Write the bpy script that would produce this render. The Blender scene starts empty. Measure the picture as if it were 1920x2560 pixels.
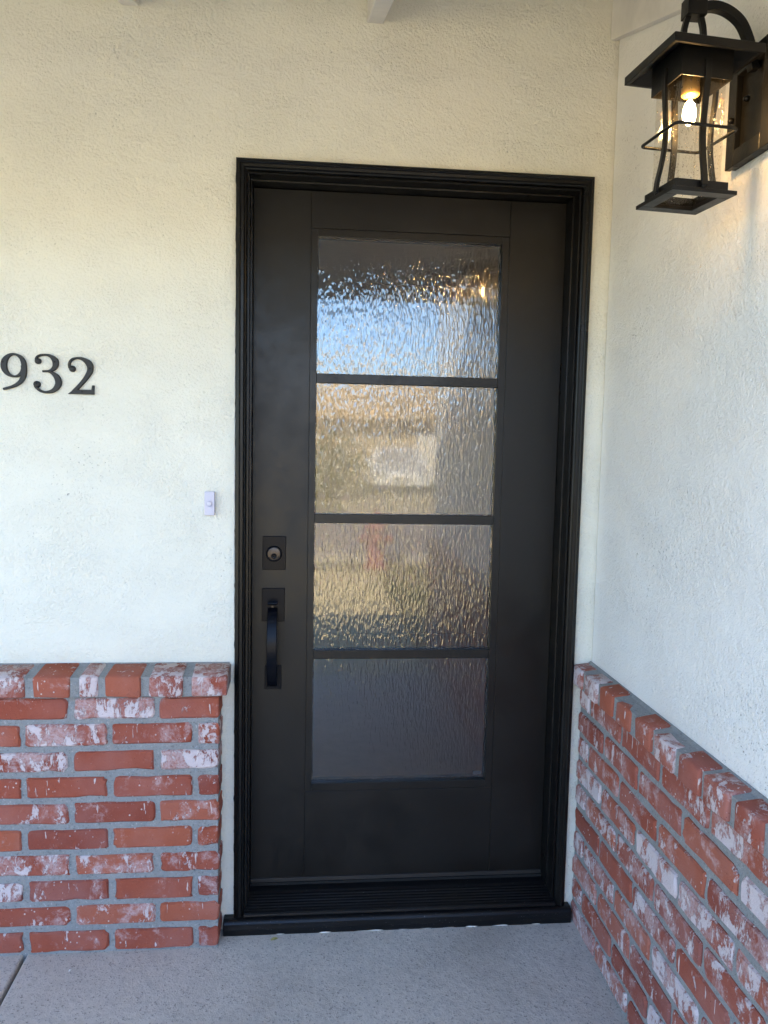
import bpy, bmesh, math, random
from mathutils import Vector, Matrix
random.seed(7)
sc = bpy.context.scene
col = sc.collection
R = math.radians

# ------------------------------------------------------------------ camera
cam_d = bpy.data.cameras.new('camera'); cam = bpy.data.objects.new('camera', cam_d); col.objects.link(cam)
YAW, PITCH, ROLL = .0961, .0879, .0203
C = Vector((.2033, -2.1628, 1.4215))
fwd = Vector((math.sin(YAW)*math.cos(PITCH), math.cos(YAW)*math.cos(PITCH), -math.sin(PITCH)))
rt = Vector((math.cos(YAW), -math.sin(YAW), 0)); up = rt.cross(fwd)
r2 = rt*math.cos(ROLL)+up*math.sin(ROLL); u2 = up*math.cos(ROLL)-rt*math.sin(ROLL)
M = Matrix((r2, u2, -fwd)).transposed().to_4x4(); M.translation = C
cam.matrix_world = M
cam_d.sensor_fit = 'VERTICAL'; cam_d.sensor_height = 24; cam_d.lens = 24*1939.9/2560
cam_d.clip_start = .02; cam_d.clip_end = 1000
sc.camera = cam

# ------------------------------------------------------------------ sky, sun, exposure
SUN = Vector((-.32, .75, .58)).normalized()
w = bpy.data.worlds.new('World'); sc.world = w; w.use_nodes = True
nt = w.node_tree; nt.nodes.clear()
sky = nt.nodes.new('ShaderNodeTexSky'); sky.sky_type = 'NISHITA'; sky.sun_disc = False
sky.sun_elevation = math.asin(SUN.z); sky.sun_rotation = math.atan2(SUN.x, SUN.y)
sky.air_density = 1.0; sky.dust_density = .2; sky.ozone_density = 2.5
bg = nt.nodes.new('ShaderNodeBackground'); bg.inputs['Strength'].default_value = .10
wo = nt.nodes.new('ShaderNodeOutputWorld')
tint = nt.nodes.new('ShaderNodeMix'); tint.data_type = 'RGBA'; tint.blend_type = 'MULTIPLY'; tint.inputs[0].default_value = 1
tint.inputs[7].default_value = (.87, .96, 1.10, 1); nt.links.new(sky.outputs[0], tint.inputs[6])
nt.links.new(tint.outputs[2], bg.inputs[0]); nt.links.new(bg.outputs[0], wo.inputs[0])
sl = bpy.data.lights.new('sun', 'SUN'); sl.energy = 5.0; sl.angle = R(.53); sl.color = (1, .88, .68)
so = bpy.data.objects.new('sun', sl); col.objects.link(so)
so.rotation_euler = (-SUN).to_track_quat('-Z', 'Y').to_euler(); so.location = (-20, 20, 20)
vs = sc.view_settings
vs.view_transform = 'Standard'; vs.look = 'None'; vs.gamma = 1; vs.exposure = 3.03
sc.cycles.max_bounces = 7; sc.cycles.diffuse_bounces = 4; sc.cycles.glossy_bounces = 4
sc.cycles.transparent_max_bounces = 10
sc.cycles.caustics_reflective = False; sc.cycles.caustics_refractive = False
sc.cycles.sample_clamp_indirect = 6

# ------------------------------------------------------------------ material helpers
MATS = {}
class NT:
    def __init__(s, name):
        s.m = bpy.data.materials.new(name); s.m.use_nodes = True
        s.t = s.m.node_tree; s.t.nodes.clear()
        s.out = s.n('ShaderNodeOutputMaterial')
    def n(s, typ, **kw):
        o = s.t.nodes.new(typ)
        for k, v in kw.items():
            if k.startswith('i_'):
                o.inputs[k[2:].replace('_', ' ')].default_value = v
            else: setattr(o, k, v)
        return o
    def l(s, a, b): s.t.links.new(a, b)
    def coord(s, kind='Object'):
        return s.n('ShaderNodeTexCoord').outputs[kind]
    def mapping(s, src, scale=(1,1,1), rot=(0,0,0), loc=(0,0,0)):
        m = s.n('ShaderNodeMapping'); m.inputs['Scale'].default_value = scale
        m.inputs['Rotation'].default_value = rot; m.inputs['Location'].default_value = loc
        s.l(src, m.inputs[0]); return m.outputs[0]
    def noise(s, src, scale, detail=3, rough=.55, dist=0.):
        o = s.n('ShaderNodeTexNoise'); o.inputs['Scale'].default_value = scale
        o.inputs['Detail'].default_value = detail; o.inputs['Roughness'].default_value = rough
        o.inputs['Distortion'].default_value = dist
        s.l(src, o.inputs['Vector']); return o.outputs['Fac']
    def voro(s, src, scale, feat='F1', out='Distance', rnd=1.):
        o = s.n('ShaderNodeTexVoronoi'); o.feature = feat; o.inputs['Scale'].default_value = scale
        o.inputs['Randomness'].default_value = rnd
        s.l(src, o.inputs['Vector']); return o.outputs[out]
    def ramp(s, src, a, b, lo=0., hi=1., smooth=True):
        o = s.n('ShaderNodeMapRange'); o.interpolation_type = 'SMOOTHSTEP' if smooth else 'LINEAR'
        for i, v in ((1, a), (2, b), (3, lo), (4, hi)):
            if hasattr(v, 'links'): s.l(v, o.inputs[i])
            else: o.inputs[i].default_value = v
        s.l(src, o.inputs[0]); return o.outputs[0]
    def math(s, op, a, b=None):
        o = s.n('ShaderNodeMath', operation=op)
        for i, v in ((0, a), (1, b)):
            if v is None: continue
            if hasattr(v, 'links'): s.l(v, o.inputs[i])
            else: o.inputs[i].default_value = v
        return o.outputs[0]
    def mix(s, fac, a, b):
        o = s.n('ShaderNodeMix', data_type='RGBA')
        for i, v in ((0, fac), (6, a), (7, b)):
            if hasattr(v, 'links'): s.l(v, o.inputs[i])
            else: o.inputs[i].default_value = v if not isinstance(v, tuple) else (*v, 1)
        return o.outputs[2]
    def bump(s, h, dist, strength=1., normal=None):
        o = s.n('ShaderNodeBump'); o.inputs['Distance'].default_value = dist
        o.inputs['Strength'].default_value = strength; s.l(h, o.inputs['Height'])
        if normal is not None: s.l(normal, o.inputs['Normal'])
        return o.outputs[0]
    def principled(s, colr, rough=.5, metal=0., normal=None, spec=.5, **kw):
        o = s.n('ShaderNodeBsdfPrincipled')
        for k, v in (('Base Color', colr), ('Roughness', rough), ('Metallic', metal), ('Specular IOR Level', spec)):
            if hasattr(v, 'links'): s.l(v, o.inputs[k])
            else: o.inputs[k].default_value = (*v, 1) if isinstance(v, tuple) else v
        for k, v in kw.items():
            o.inputs[k.replace('_', ' ')].default_value = v
        if normal is not None: s.l(normal, o.inputs['Normal'])
        s.l(o.outputs[0], s.out.inputs[0]); return o

def m_stucco(name, colr, bump=.0052, gloss=.8, fine=1.0):
    t = NT(name); c = t.coord()
    n1 = t.noise(c, 140*fine, 3, .62, .15); n2 = t.noise(c, 38*fine, 2, .5, .2)
    trowel = t.ramp(t.noise(t.mapping(c, (1, 1, 1.6)), 5.5, 2, .5), .3, .7, .55, 1.15)
    h = t.math('MULTIPLY', t.math('ADD', n1, t.math('MULTIPLY', n2, .8)), trowel)
    big = t.noise(c, 1.7, 3, .6)
    pits = t.ramp(n1, .40, .28)
    patch = t.ramp(t.noise(c, 3.2, 3, .6), .5, .68)
    dirt = t.math('MULTIPLY', pits, t.math('ADD', t.math('MULTIPLY', patch, .75), .06))
    cc = t.mix(t.ramp(big, .3, .75), tuple(x*.965 for x in colr), colr)
    cc = t.mix(dirt, cc, (.16, .15, .12))
    t.principled(cc, gloss, normal=t.bump(h, bump), spec=.3)
    return t.m

def m_paint(name, colr, rough=.45, bump=.0003, scale=120, spec=.5, streak=None, dust=0.):
    t = NT(name); c = t.coord()
    if streak: c2 = t.mapping(c, streak)
    else: c2 = c
    n = t.noise(c2, scale, 4, .6)
    s = t.noise(c, 6, 4, .6)
    r = t.ramp(t.math('ADD', t.math('MULTIPLY', s, .6), t.math('MULTIPLY', t.noise(c, 23, 4, .65), .4)), .35, .65, rough*.82, min(1, rough*1.22))
    cc = t.mix(t.ramp(s, .25, .8), tuple(x*.85 for x in colr), tuple(min(1, x*1.12) for x in colr))
    if dust:
        d = t.math('MULTIPLY', t.ramp(t.noise(c, 260, 2, .5), .69, .75), dust)
        cc = t.mix(d, cc, (.35, .34, .32))
    t.principled(cc, r, normal=t.bump(n, bump), spec=spec)
    return t.m

def m_plain(name, colr, rough=.6, metal=0., noise=.15, scale=20, bump=0.):
    t = NT(name); c = t.coord(); n = t.noise(c, scale, 4, .6)
    cc = t.mix(n, tuple(x*(1-noise) for x in colr), tuple(min(1, x*(1+noise)) for x in colr))
    t.principled(cc, rough, metal, normal=t.bump(n, bump) if bump else None)
    return t.m

def m_brick(name, chalk=0.):
    t = NT(name); oi = t.n('ShaderNodeObjectInfo'); rnd = oi.outputs['Random']
    c0 = t.coord()
    comb = t.n('ShaderNodeCombineXYZ')
    t.l(t.math('MULTIPLY', rnd, 37.), comb.inputs[0]); t.l(t.math('MULTIPLY', rnd, 91.), comb.inputs[1]); t.l(t.math('MULTIPLY', rnd, 53.), comb.inputs[2])
    ad = t.n('ShaderNodeVectorMath', operation='ADD'); t.l(c0, ad.inputs[0]); t.l(comb.outputs[0], ad.inputs[1]); c = ad.outputs[0]
    wn = t.n('ShaderNodeTexWhiteNoise', noise_dimensions='1D'); t.l(t.math('MULTIPLY', rnd, 917.), wn.inputs['W']); r2 = wn.outputs['Value']
    wn2 = t.n('ShaderNodeTexWhiteNoise', noise_dimensions='1D'); t.l(t.math('MULTIPLY', rnd, 431.7), wn2.inputs['W']); r3 = wn2.outputs['Value']
    n_f = t.noise(c, 160, 5, .65); n_m = t.noise(c, 18, 4, .6)
    red = t.mix(n_m, (.25, .052, .030), (.35, .088, .048))
    red = t.mix(t.ramp(r3, .0, .4, .5, 0.), red, (.18, .040, .030))
    red = t.mix(t.ramp(r3, .6, 1., 0., .5), red, (.42, .125, .065))
    red = t.mix(t.math('MULTIPLY', t.ramp(n_f, .55, .75), .35), red, (.42, .16, .11))
    # broad pale film, strength differs from brick to brick
    thr = t.ramp(t.math('POWER', r2, 1.3), 0., 1., .60-chalk, .42-chalk*.6, smooth=False)
    film = t.noise(c, 13, 6, .72, .3)
    filmm = t.ramp(film, thr, t.math('ADD', thr, .16))
    film2 = t.math('MULTIPLY', filmm, t.ramp(n_f, .28, .62, .30, .95))
    haze = t.ramp(t.noise(c, 6, 3, .6), .35, .75, chalk*1.2-.02, .17+chalk*3)
    red = t.mix(haze, red, (.46, .27, .25))
    cc = t.mix(t.math('MULTIPLY', film2, .8), red, (.56, .43, .42))
    # thick white paint remains: smeared, with hard edges
    cs = t.mapping(c, (1, 1, .55), (0, .6, 0))
    th2 = t.math('ADD', thr, .07)
    wp = t.noise(cs, 28, 6, .76, .35)
    wpm = t.ramp(wp, th2, t.math('ADD', th2, .035))
    wpm = t.math('MULTIPLY', wpm, t.ramp(film, t.math('SUBTRACT', thr, .12), thr))
    cc = t.mix(t.math('MULTIPLY', wpm, .82), cc, (.66, .58, .58))
    # drip strokes and splashes
    st = t.noise(t.mapping(c, (1, 1, .16), (0, .35, 0)), 95, 3, .5, .5)
    stm = t.ramp(st, .68, .705)
    sp = t.voro(c, 62); spm = t.ramp(sp, .17, .12)
    spm = t.math('MULTIPLY', spm, t.ramp(t.noise(c, 9, 2), .5, .6))
    ext = t.math('MAXIMUM', stm, spm)
    cc = t.mix(t.math('MULTIPLY', ext, .8), cc, (.68, .60, .58))
    pit = t.math('MULTIPLY', t.ramp(t.voro(c, 120), .2, .1), t.ramp(n_m, .5, .62))
    cc = t.mix(t.math('MULTIPLY', pit, .7), cc, (.10, .03, .025))
    h = t.math('ADD', t.math('MULTIPLY', n_f, .8), t.math('MULTIPLY', t.math('MAXIMUM', wpm, ext), .5))
    h = t.math('ADD', h, t.math('MULTIPLY', n_m, .9))
    t.principled(cc, .86, normal=t.bump(h, .0022), spec=.25)
    return t.m

def m_mortar(name):
    t = NT(name); c = t.coord()
    n1 = t.noise(c, 150, 3, .75); n2 = t.noise(c, 14, 3, .6)
    cc = t.mix(n2, (.20, .202, .198), (.34, .338, .33))
    cc = t.mix(t.math('MULTIPLY', t.ramp(n1, .56, .68), .7), cc, (.12, .12, .12))
    cc = t.mix(t.math('MULTIPLY', t.ramp(n1, .42, .30), .6), cc, (.46, .46, .45))
    h = t.math('ADD', n1, t.math('MULTIPLY', n2, 1.2))
    t.principled(cc, .95, normal=t.bump(h, .003), spec=.2)
    return t.m

def m_concrete(name, lo, hi, bump=.0015, s=1.):
    t = NT(name); c = t.coord()
    n1 = t.noise(c, 150*s, 3, .8); n2 = t.noise(c, 3.2, 4, .6); n3 = t.noise(c, 50*s, 3, .7)
    cc = t.mix(t.ramp(n2, .3, .7), lo, hi)
    cc = t.mix(t.math('MULTIPLY', t.ramp(n3, .35, .7), .30), cc, tuple(x*.60 for x in lo))
    cc = t.mix(t.math('MULTIPLY', t.ramp(n1, .565, .65), .62), cc, (.07, .066, .066))
    cc = t.mix(t.math('MULTIPLY', t.ramp(n1, .37, .28), .55), cc, (.46, .44, .42))
    v = t.voro(c, 105*s); dk = t.math('MULTIPLY', t.ramp(v, .17, .11), t.ramp(n3, .48, .58))
    cc = t.mix(t.math('MULTIPLY', dk, .8), cc, (.04, .038, .038))
    blot = t.math('MULTIPLY', t.ramp(t.noise(c, 2.1, 4, .7, .6), .5, .72), .30)
    cc = t.mix(blot, cc, tuple(x*.55 for x in lo))
    t.principled(cc, .85, normal=t.bump(t.math('ADD', n1, n3), bump), spec=.3)
    return t.m

def m_glass_rain(name):
    """wavy obscure glazing: one flat outer face and one rippled face, clear body"""
    t = NT(name); c = t.coord()
    a = t.mapping(c, (1., 1., .22), (0, .10, 0))
    n1 = t.noise(a, 225, 1, .4, .3)
    n2 = t.noise(t.mapping(c, (1., 1., .28), (0, -.14, 0)), 105, 1, .5, .3)
    h = t.math('ADD', n1, t.math('MULTIPLY', n2, .9))
    nb = t.bump(h, .00125)
    g1 = t.n('ShaderNodeBsdfGlossy'); g1.inputs['Roughness'].default_value = .02; g1.inputs['Color'].default_value = (1, 1, 1, 1)
    t.l(nb, g1.inputs['Normal'])
    g2 = t.n('ShaderNodeBsdfGlossy'); g2.inputs['Roughness'].default_value = .035
    mg = t.n('ShaderNodeMixShader'); mg.inputs[0].default_value = .30
    t.l(g1.outputs[0], mg.inputs[1]); t.l(g2.outputs[0], mg.inputs[2])
    tr = t.n('ShaderNodeBsdfTransparent'); tr.inputs['Color'].default_value = (.82, .79, .74, 1)
    fr = t.n('ShaderNodeFresnel'); fr.inputs['IOR'].default_value = 2.35
    mx = t.n('ShaderNodeMixShader'); t.l(fr.outputs[0], mx.inputs[0]); t.l(tr.outputs[0], mx.inputs[1]); t.l(mg.outputs[0], mx.inputs[2])
    t.l(mx.outputs[0], t.out.inputs[0]); return t.m

def m_glass_seeded(name):
    t = NT(name); c = t.coord()
    v = t.voro(c, 150); seed = t.ramp(v, .30, .14)
    keep = t.ramp(t.noise(c, 140, 1), .46, .54)
    n = t.noise(t.mapping(c, (1, 1, .5)), 60, 3, .5, .5)
    h = t.math('ADD', t.math('MULTIPLY', t.math('MULTIPLY', seed, keep), .8), n)
    nb = t.bump(h, .0022)
    g = t.n('ShaderNodeBsdfGlossy'); g.inputs['Roughness'].default_value = .05; t.l(nb, g.inputs['Normal'])
    tr = t.n('ShaderNodeBsdfTransparent'); t.l(t.mix(t.math('MULTIPLY', seed, keep), (.96, .955, .94), (.80, .76, .69)), tr.inputs['Color'])
    fr = t.n('ShaderNodeFresnel'); fr.inputs['IOR'].default_value = 1.5
    gb = t.n('ShaderNodeNewGeometry'); ff = t.math('MULTIPLY', t.math('ADD', fr.outputs[0], t.math('MULTIPLY', t.math('MULTIPLY', seed, keep), .45)), t.math('SUBTRACT', 1., gb.outputs['Backfacing']))
    mx = t.n('ShaderNodeMixShader'); t.l(ff, mx.inputs[0]); t.l(tr.outputs[0], mx.inputs[1]); t.l(g.outputs[0], mx.inputs[2])
    t.l(mx.outputs[0], t.out.inputs[0]); return t.m

def m_emit(name, colr, s):
    t = NT(name); e = t.n('ShaderNodeEmission'); e.inputs[0].default_value = (*colr, 1); e.inputs[1].default_value = s
    t.l(e.outputs[0], t.out.inputs[0]); return t.m

def m_grass(name, a, b, dry, amt=.5):
    t = NT(name); c = t.coord()
    cc = t.mix(t.noise(c, 7, 5, .7), a, b)
    cc = t.mix(t.math('MULTIPLY', t.ramp(t.noise(c, 1.1, 4, .6), .42, .6), amt), cc, dry)
    t.principled(cc, .95, normal=t.bump(t.noise(c, 60, 4, .7), .03), spec=.15); return t.m

def m_leaf(name, a, b):
    t = NT(name); oi = t.n('ShaderNodeObjectInfo'); c = t.coord()
    cc = t.mix(t.ramp(t.noise(c, 3.0, 3), .3, .7), a, b)
    t.principled(cc, .6, spec=.3); return t.m

def m_shingle(name, a, b):
    t = NT(name); c = t.coord()
    br = t.n('ShaderNodeTexBrick'); br.inputs['Scale'].default_value = 3.2; br.inputs['Mortar Size'].default_value = .012
    t.l(c, br.inputs['Vector']); br.inputs['Color1'].default_value = (*a, 1); br.inputs['Color2'].default_value = (*b, 1); br.inputs['Mortar'].default_value = (*[x*.4 for x in a], 1)
    t.principled(br.outputs[0], .9); return t.m

STUCCO = m_stucco('front_stucco', (.82, .80, .695))
STUCCO2 = m_stucco('side_stucco', (.87, .855, .815), .0042, .5, 1.3)
BRICK = m_brick('painted_used_brick', .022); BRICK2 = m_brick('chalky_used_brick', .055); MORTAR = m_mortar('grey_mortar')
FLOOR = m_concrete('broom_concrete', (.57, .505, .435), (.64, .575, .50))
DOORP = m_paint('door_satin_black', (.0054, .0045, .0037), .38, .00012, 300, .38, dust=.06)
CASEP = m_paint('casing_gloss_black', (.0045, .0042, .004), .33, .0006, 45, .26, (1, 1, .2), dust=.2)
SILLP = m_paint('sill_black_paint', (.005, .005, .0058), .36, .0018, 50, .28, (.08, 1, 1), dust=.35)
HARD = m_paint('matte_black_metal', (.0030, .0038, .0070), .34, .0001, 300, .16)
CYL = m_plain('aged_bronze', (.065, .056, .05), .32, 1., .1, 60)
DARK = m_plain('dark_gap', (.003, .003, .003), .8)
LANT = m_paint('lantern_black', (.007, .0065, .006), .4, .0003, 200, .26)
NUMB = m_paint('number_charcoal', (.016, .016, .015), .45, .0003, 220, .4)
BELL = m_plain('doorbell_plastic', (.60, .58, .68), .35, 0, .03, 10)
WHITEWOOD = m_paint('white_painted_wood', (.74, .71, .66), .55, .0006, 40, .4, (.2, 1, 1))
RAIN = m_glass_rain('rippled_glass'); SEED = m_glass_seeded('seeded_glass')
BULB = m_emit('bulb_glow', (1., .60, .22), 34.)
ct = NT('clear_bulb'); g0 = ct.n('ShaderNodeBsdfGlossy'); g0.inputs['Roughness'].default_value = .03; t0 = ct.n('ShaderNodeBsdfTransparent'); f0 = ct.n('ShaderNodeFresnel'); f0.inputs['IOR'].default_value = 1.4
x0 = ct.n('ShaderNodeMixShader'); gb0 = ct.n('ShaderNodeNewGeometry'); ct.l(ct.math('MULTIPLY', f0.outputs[0], ct.math('SUBTRACT', 1., gb0.outputs['Backfacing'])), x0.inputs[0]); ct.l(t0.outputs[0], x0.inputs[1]); ct.l(g0.outputs[0], x0.inputs[2]); ct.l(x0.outputs[0], ct.out.inputs[0]); CLEAR = ct.m
SOCK = m_plain('bulb_lit_socket', (.75, .42, .12), .4, .3)  # the bulb's orange light is put into the socket colour
HALL = m_plain('hall_paint', (.72, .58, .44), .8)

# ------------------------------------------------------------------ mesh helpers
class MB:
    def __init__(s): s.v = []; s.f = []; s.sm = []
    def add(s, v, f, smooth=False):
        o = len(s.v); s.v += [tuple(p) for p in v]; s.f += [tuple(i+o for i in q) for q in f]; s.sm += [smooth]*len(f); return s
    def box(s, x0, x1, y0, y1, z0, z1):
        v = [(x, y, z) for z in (z0, z1) for y in (y0, y1) for x in (x0, x1)]
        return s.add(v, [(0,2,3,1), (4,5,7,6), (0,1,5,4), (2,6,7,3), (0,4,6,2), (1,3,7,5)])
    def prism(s, poly, fn, a, b):
        """poly: 2-D outline; fn(u,v,t)->3-D"""
        n = len(poly)
        v = [fn(p[0], p[1], a) for p in poly]+[fn(p[0], p[1], b) for p in poly]
        f = [tuple(range(n)), tuple(range(2*n-1, n-1, -1))]+[(i, i+n, (i+1) % n+n, (i+1) % n) for i in range(n)]
        return s.add(v, f)
    def tube(s, path, rad, n=10, closed=False, flat=None):
        path = [Vector(p) for p in path]; m = len(path); rings = []
        up0 = Vector((0, 0, 1))
        for i, p in enumerate(path):
            d = (path[(i+1) % m]-path[i-1]) if closed else (path[min(i+1, m-1)]-path[max(i-1, 0)])
            d.normalize()
            ref = flat if flat is not None else (Vector((0, 0, 1)) if abs(d.z) < .9 else Vector((1, 0, 0)))
            a = d.cross(Vector(ref)).normalized(); b = a.cross(d).normalized()
            r = rad[i] if isinstance(rad, list) else rad
            ra, rb = r if isinstance(r, tuple) else (r, r)
            rings.append([p+a*ra*math.cos(2*math.pi*k/n)+b*rb*math.sin(2*math.pi*k/n) for k in range(n)])
        v = [q for g in rings for q in g]; f = []
        for i in range(m if closed else m-1):
            j = (i+1) % m
            for k in range(n): f.append((i*n+k, i*n+(k+1) % n, j*n+(k+1) % n, j*n+k))
        if not closed: f += [tuple(range(n-1, -1, -1)), tuple((m-1)*n+k for k in range(n))]
        return s.add(v, f, True)
    def strip(s, path, wdir, wd, th):
        """flat bar following path; wdir = width direction, th = thickness"""
        path = [Vector(p) for p in path]; wdir = Vector(wdir).normalized(); m = len(path); v = []
        for i, p in enumerate(path):
            d = (path[min(i+1, m-1)]-path[max(i-1, 0)]).normalized(); nn = d.cross(wdir).normalized()
            for a, b in ((-1, -1), (1, -1), (1, 1), (-1, 1)): v.append(p+wdir*wd/2*a+nn*th/2*b)
        f = [(3, 2, 1, 0), (4*m-4, 4*m-3, 4*m-2, 4*m-1)]
        for i in range(m-1):
            for k in range(4): f.append((4*i+k, 4*i+(k+1) % 4, 4*i+4+(k+1) % 4, 4*i+4+k))
        return s.add(v, f)
    def lathe(s, prof, n=24, c=(0, 0, 0), axis='z'):
        v = []
        for r, h in prof:
            for k in range(n):
                a = 2*math.pi*k/n; x, y = r*math.cos(a), r*math.sin(a)
                p = (x, y, h) if axis == 'z' else (x, h, y)
                v.append((p[0]+c[0], p[1]+c[1], p[2]+c[2]))
        f = []
        for i in range(len(prof)-1):
            for k in range(n): f.append((i*n+k, i*n+(k+1) % n, (i+1)*n+(k+1) % n, (i+1)*n+k))
        f += [tuple(range(n-1, -1, -1)), tuple((len(prof)-1)*n+k for k in range(n))]
        return s.add(v, f, True)
    def mesh(s, name, mat=None, fix=True):
        me = bpy.data.meshes.new(name); me.from_pydata(s.v, [], s.f)
        me.polygons.foreach_set('use_smooth', s.sm)
        if fix:
            bm = bmesh.new(); bm.from_mesh(me); bmesh.ops.recalc_face_normals(bm, faces=bm.faces); bm.to_mesh(me); bm.free()
        if mat: me.materials.append(mat)
        return me
    def build(s, name, mat, parent=None, bevel=0, seg=2, fix=True):
        o = bpy.data.objects.new(name, s.mesh(name, mat, fix)); col.objects.link(o)
        if parent is not None: attach(o, parent)
        if bevel:
            b = o.modifiers.new('bevel', 'BEVEL'); b.width = bevel; b.segments = seg; b.limit_method = 'ANGLE'; b.angle_limit = R(35)
        return o
def attach(o, parent):
    o.parent = parent
    o.matrix_parent_inverse = parent_world(parent).inverted()
def parent_world(p):
    m = p.matrix_basis.copy()
    if p.parent is not None: m = parent_world(p.parent) @ p.matrix_parent_inverse @ m
    return m
def tag(o, label=None, cat=None, group=None, kind=None):
    for k, v in (('label', label), ('category', cat), ('group', group), ('kind', kind)):
        if v: o[k] = v
    return o
def thing(name, label, cat, loc=(0, 0, 0), group=None):
    o = bpy.data.objects.new(name, None); col.objects.link(o); o.location = loc; o.empty_display_size = .1
    return tag(o, label, cat, group)
def BX(name, mat, parent, b, bevel=0, seg=2):
    return MB().box(*b).build(name, mat, parent, bevel, seg)

# ------------------------------------------------------------------ ground, porch slabs, street
SL = .03
def fz(y): return .012+SL*(y+.03)
def sheet(name, mat, x0, x1, y0, y1, z, nx=1, ny=1):
    b = MB(); v = [(x0+(x1-x0)*i/nx, y0+(y1-y0)*j/ny, z) for j in range(ny+1) for i in range(nx+1)]
    b.add(v, [(j*(nx+1)+i, j*(nx+1)+i+1, (j+1)*(nx+1)+i+1, (j+1)*(nx+1)+i) for j in range(ny) for i in range(nx)])
    return b.build(name, mat)
GRASS = m_grass('dry_lawn', (.07, .10, .025), (.15, .16, .05), (.42, .34, .18), .85)
g = sheet('ground', GRASS, -150, 150, -150, 60, -.15); tag(g, kind='structure')
DRIVE = m_concrete('warm_concrete', (.55, .45, .26), (.63, .52, .31), .002, .3)
for nm, b in (('walkway', (-11, 1.02, -7.0, -2.52)), ('driveway', (1.0, 7.5, -21.0, -13.6))):
    tag(sheet(nm, DRIVE, b[0], b[1], b[2], b[3], -.142), kind='structure')
ASPH = m_concrete('asphalt', (.19, .175, .17), (.24, .22, .21), .004, .4)
tag(sheet('street', ASPH, -150, 150, -13.2, -7.9, -.140), kind='structure')
KERB = m_concrete('kerb_concrete', (.34, .32, .29), (.42, .40, .36), .002, .5)
for y in (-7.9, -13.36):
    tag(MB().box(-80, 80, y, y+.16, -.3, -.04).build('kerb', KERB, None, .015), kind='structure')
pf = MB().box(-6, 1.03, -2.5, .3, -.4, -.10).build('porch_floor', MORTAR); tag(pf, kind='structure')
for x0, x1 in ((-3.6, -.5615), (-.5515, 1.035)):
    b = MB(); z = [fz(-2.5), fz(.12)]
    v = [(x, y, zz) for (y, zz) in ((-2.5, z[0]), (.12, z[1])) for x in (x0, x1)]
    v2 = [(x, y, -.12) for (x, y, zz) in v]
    b.add(v+v2, [(0,1,3,2), (4,6,7,5), (0,4,5,1), (2,3,7,6), (0,2,6,4), (1,5,7,3)])
    b.build('slab', FLOOR, pf, .006, 3)

# ------------------------------------------------------------------ stucco walls
XS = 1.03                                   # face of the side wall
def jag(a, b, n, amp):                      # a wavering straight edge, as a caulked stucco edge is
    return [a+(b-a)*i/n for i in range(n+1)]
rng = random.Random(3)
fw = MB()
def quadwall(b, x0, x1, z0, z1, y0=0., y1=.16):
    b.box(x0, x1, y0, y1, z0, z1)
quadwall(fw, -5.2, .004, -.1, 2.672)
quadwall(fw, .004, .971, 2.161, 2.672)
quadwall(fw, .971, 1.10, -.1, 2.672)
FW = fw.build('front_wall', STUCCO)
tag(FW, 'cream white stucco wall around the black front door', 'wall')
sw = MB(); sw.box(XS, XS+.16, -2.72, -.0005, -.2, 2.62)
SW = sw.build('side_wall', STUCCO2, None, .012, 3)
tag(SW, 'pale stucco side wall carrying the lit lantern', 'wall')
MB().box(XS+.165, 7.5, -2.72, -2.56, -.2, 2.62).build('light_block_return', STUCCO2, SW)  # unseen front wall of the wing, added to block light

# ------------------------------------------------------------------ porch roof
PR = thing('porch_roof', 'white porch roof with exposed sloping rafters above the door', 'roof', (0, 0, 2.5))
RS = 1/3.
def slope_box(b, x0, x1, y0, y1, off0, off1):
    v = [(x, y, 2.533+RS*y+o) for o in (off0, off1) for y in (y0, y1) for x in (x0, x1)]
    return b.add(v, [(0,2,3,1), (4,5,7,6), (0,1,5,4), (2,6,7,3), (0,4,6,2), (1,3,7,5)])
slope_box(MB(), -5.6, 1.25, -1.499, 4.5, .142, .20).build('roof_deck', WHITEWOOD, PR)
def rafter(x0, x1):
    v = []
    for x in (x0, x1):
        for y, o in ((-.001, 0), (-1.20, 0), (-1.495, .095), (-1.495, .14), (-.001, .14)): v.append((x, y, 2.533+RS*y+o))
    return MB().add(v, [(0,1,2,3,4), (9,8,7,6,5)]+[(i, (i+1) % 5, (i+1) % 5+5, i+5) for i in range(5)])
for xc in [.362-.634*k for k in range(0, 9)]:
    rafter(xc-.022, xc+.022).build('rafter', WHITEWOOD, PR, .003)
rafter(1.008, 1.0295).build('trim_board', WHITEWOOD, PR, .002)
slope_box(MB(), -5.6, 1.25, -1.525, -1.5005, .098, .215).build('fascia', WHITEWOOD, PR, .003)
# dark entry hall behind the glazing
hb = MB()
hb.box(-1.6, 2.2, 3.2, 3.25, 0, 2.55); hb.box(-1.65, -1.6, .17, 3.2, 0, 2.55); hb.box(2.2, 2.25, .17, 3.2, 0, 2.55)
hb.box(-1.6, 2.2, .17, 3.2, .03, .08); hb.box(-1.6, 2.2, .17, 3.2, 2.5, 2.55)
tag(hb.build('hallway', HALL), kind='structure')
hb2 = MB(); hb2.box(-5.3, -5.2, -.0, 5, -.2, 2.4); hb2.box(-5.2, 7.5, 5, 5.1, -.2, 4.2); hb2.box(7.5, 7.6, -2.7, 5.1, -.2, 4.0)
hb2.box(1.26, 7.8, -3.0, 5.2, 2.63, 2.75)
hw = hb2.build('house_shell', STUCCO2); tag(hw, 'pale outer walls and flat roof of the house wing behind the side wall', 'house')

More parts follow.
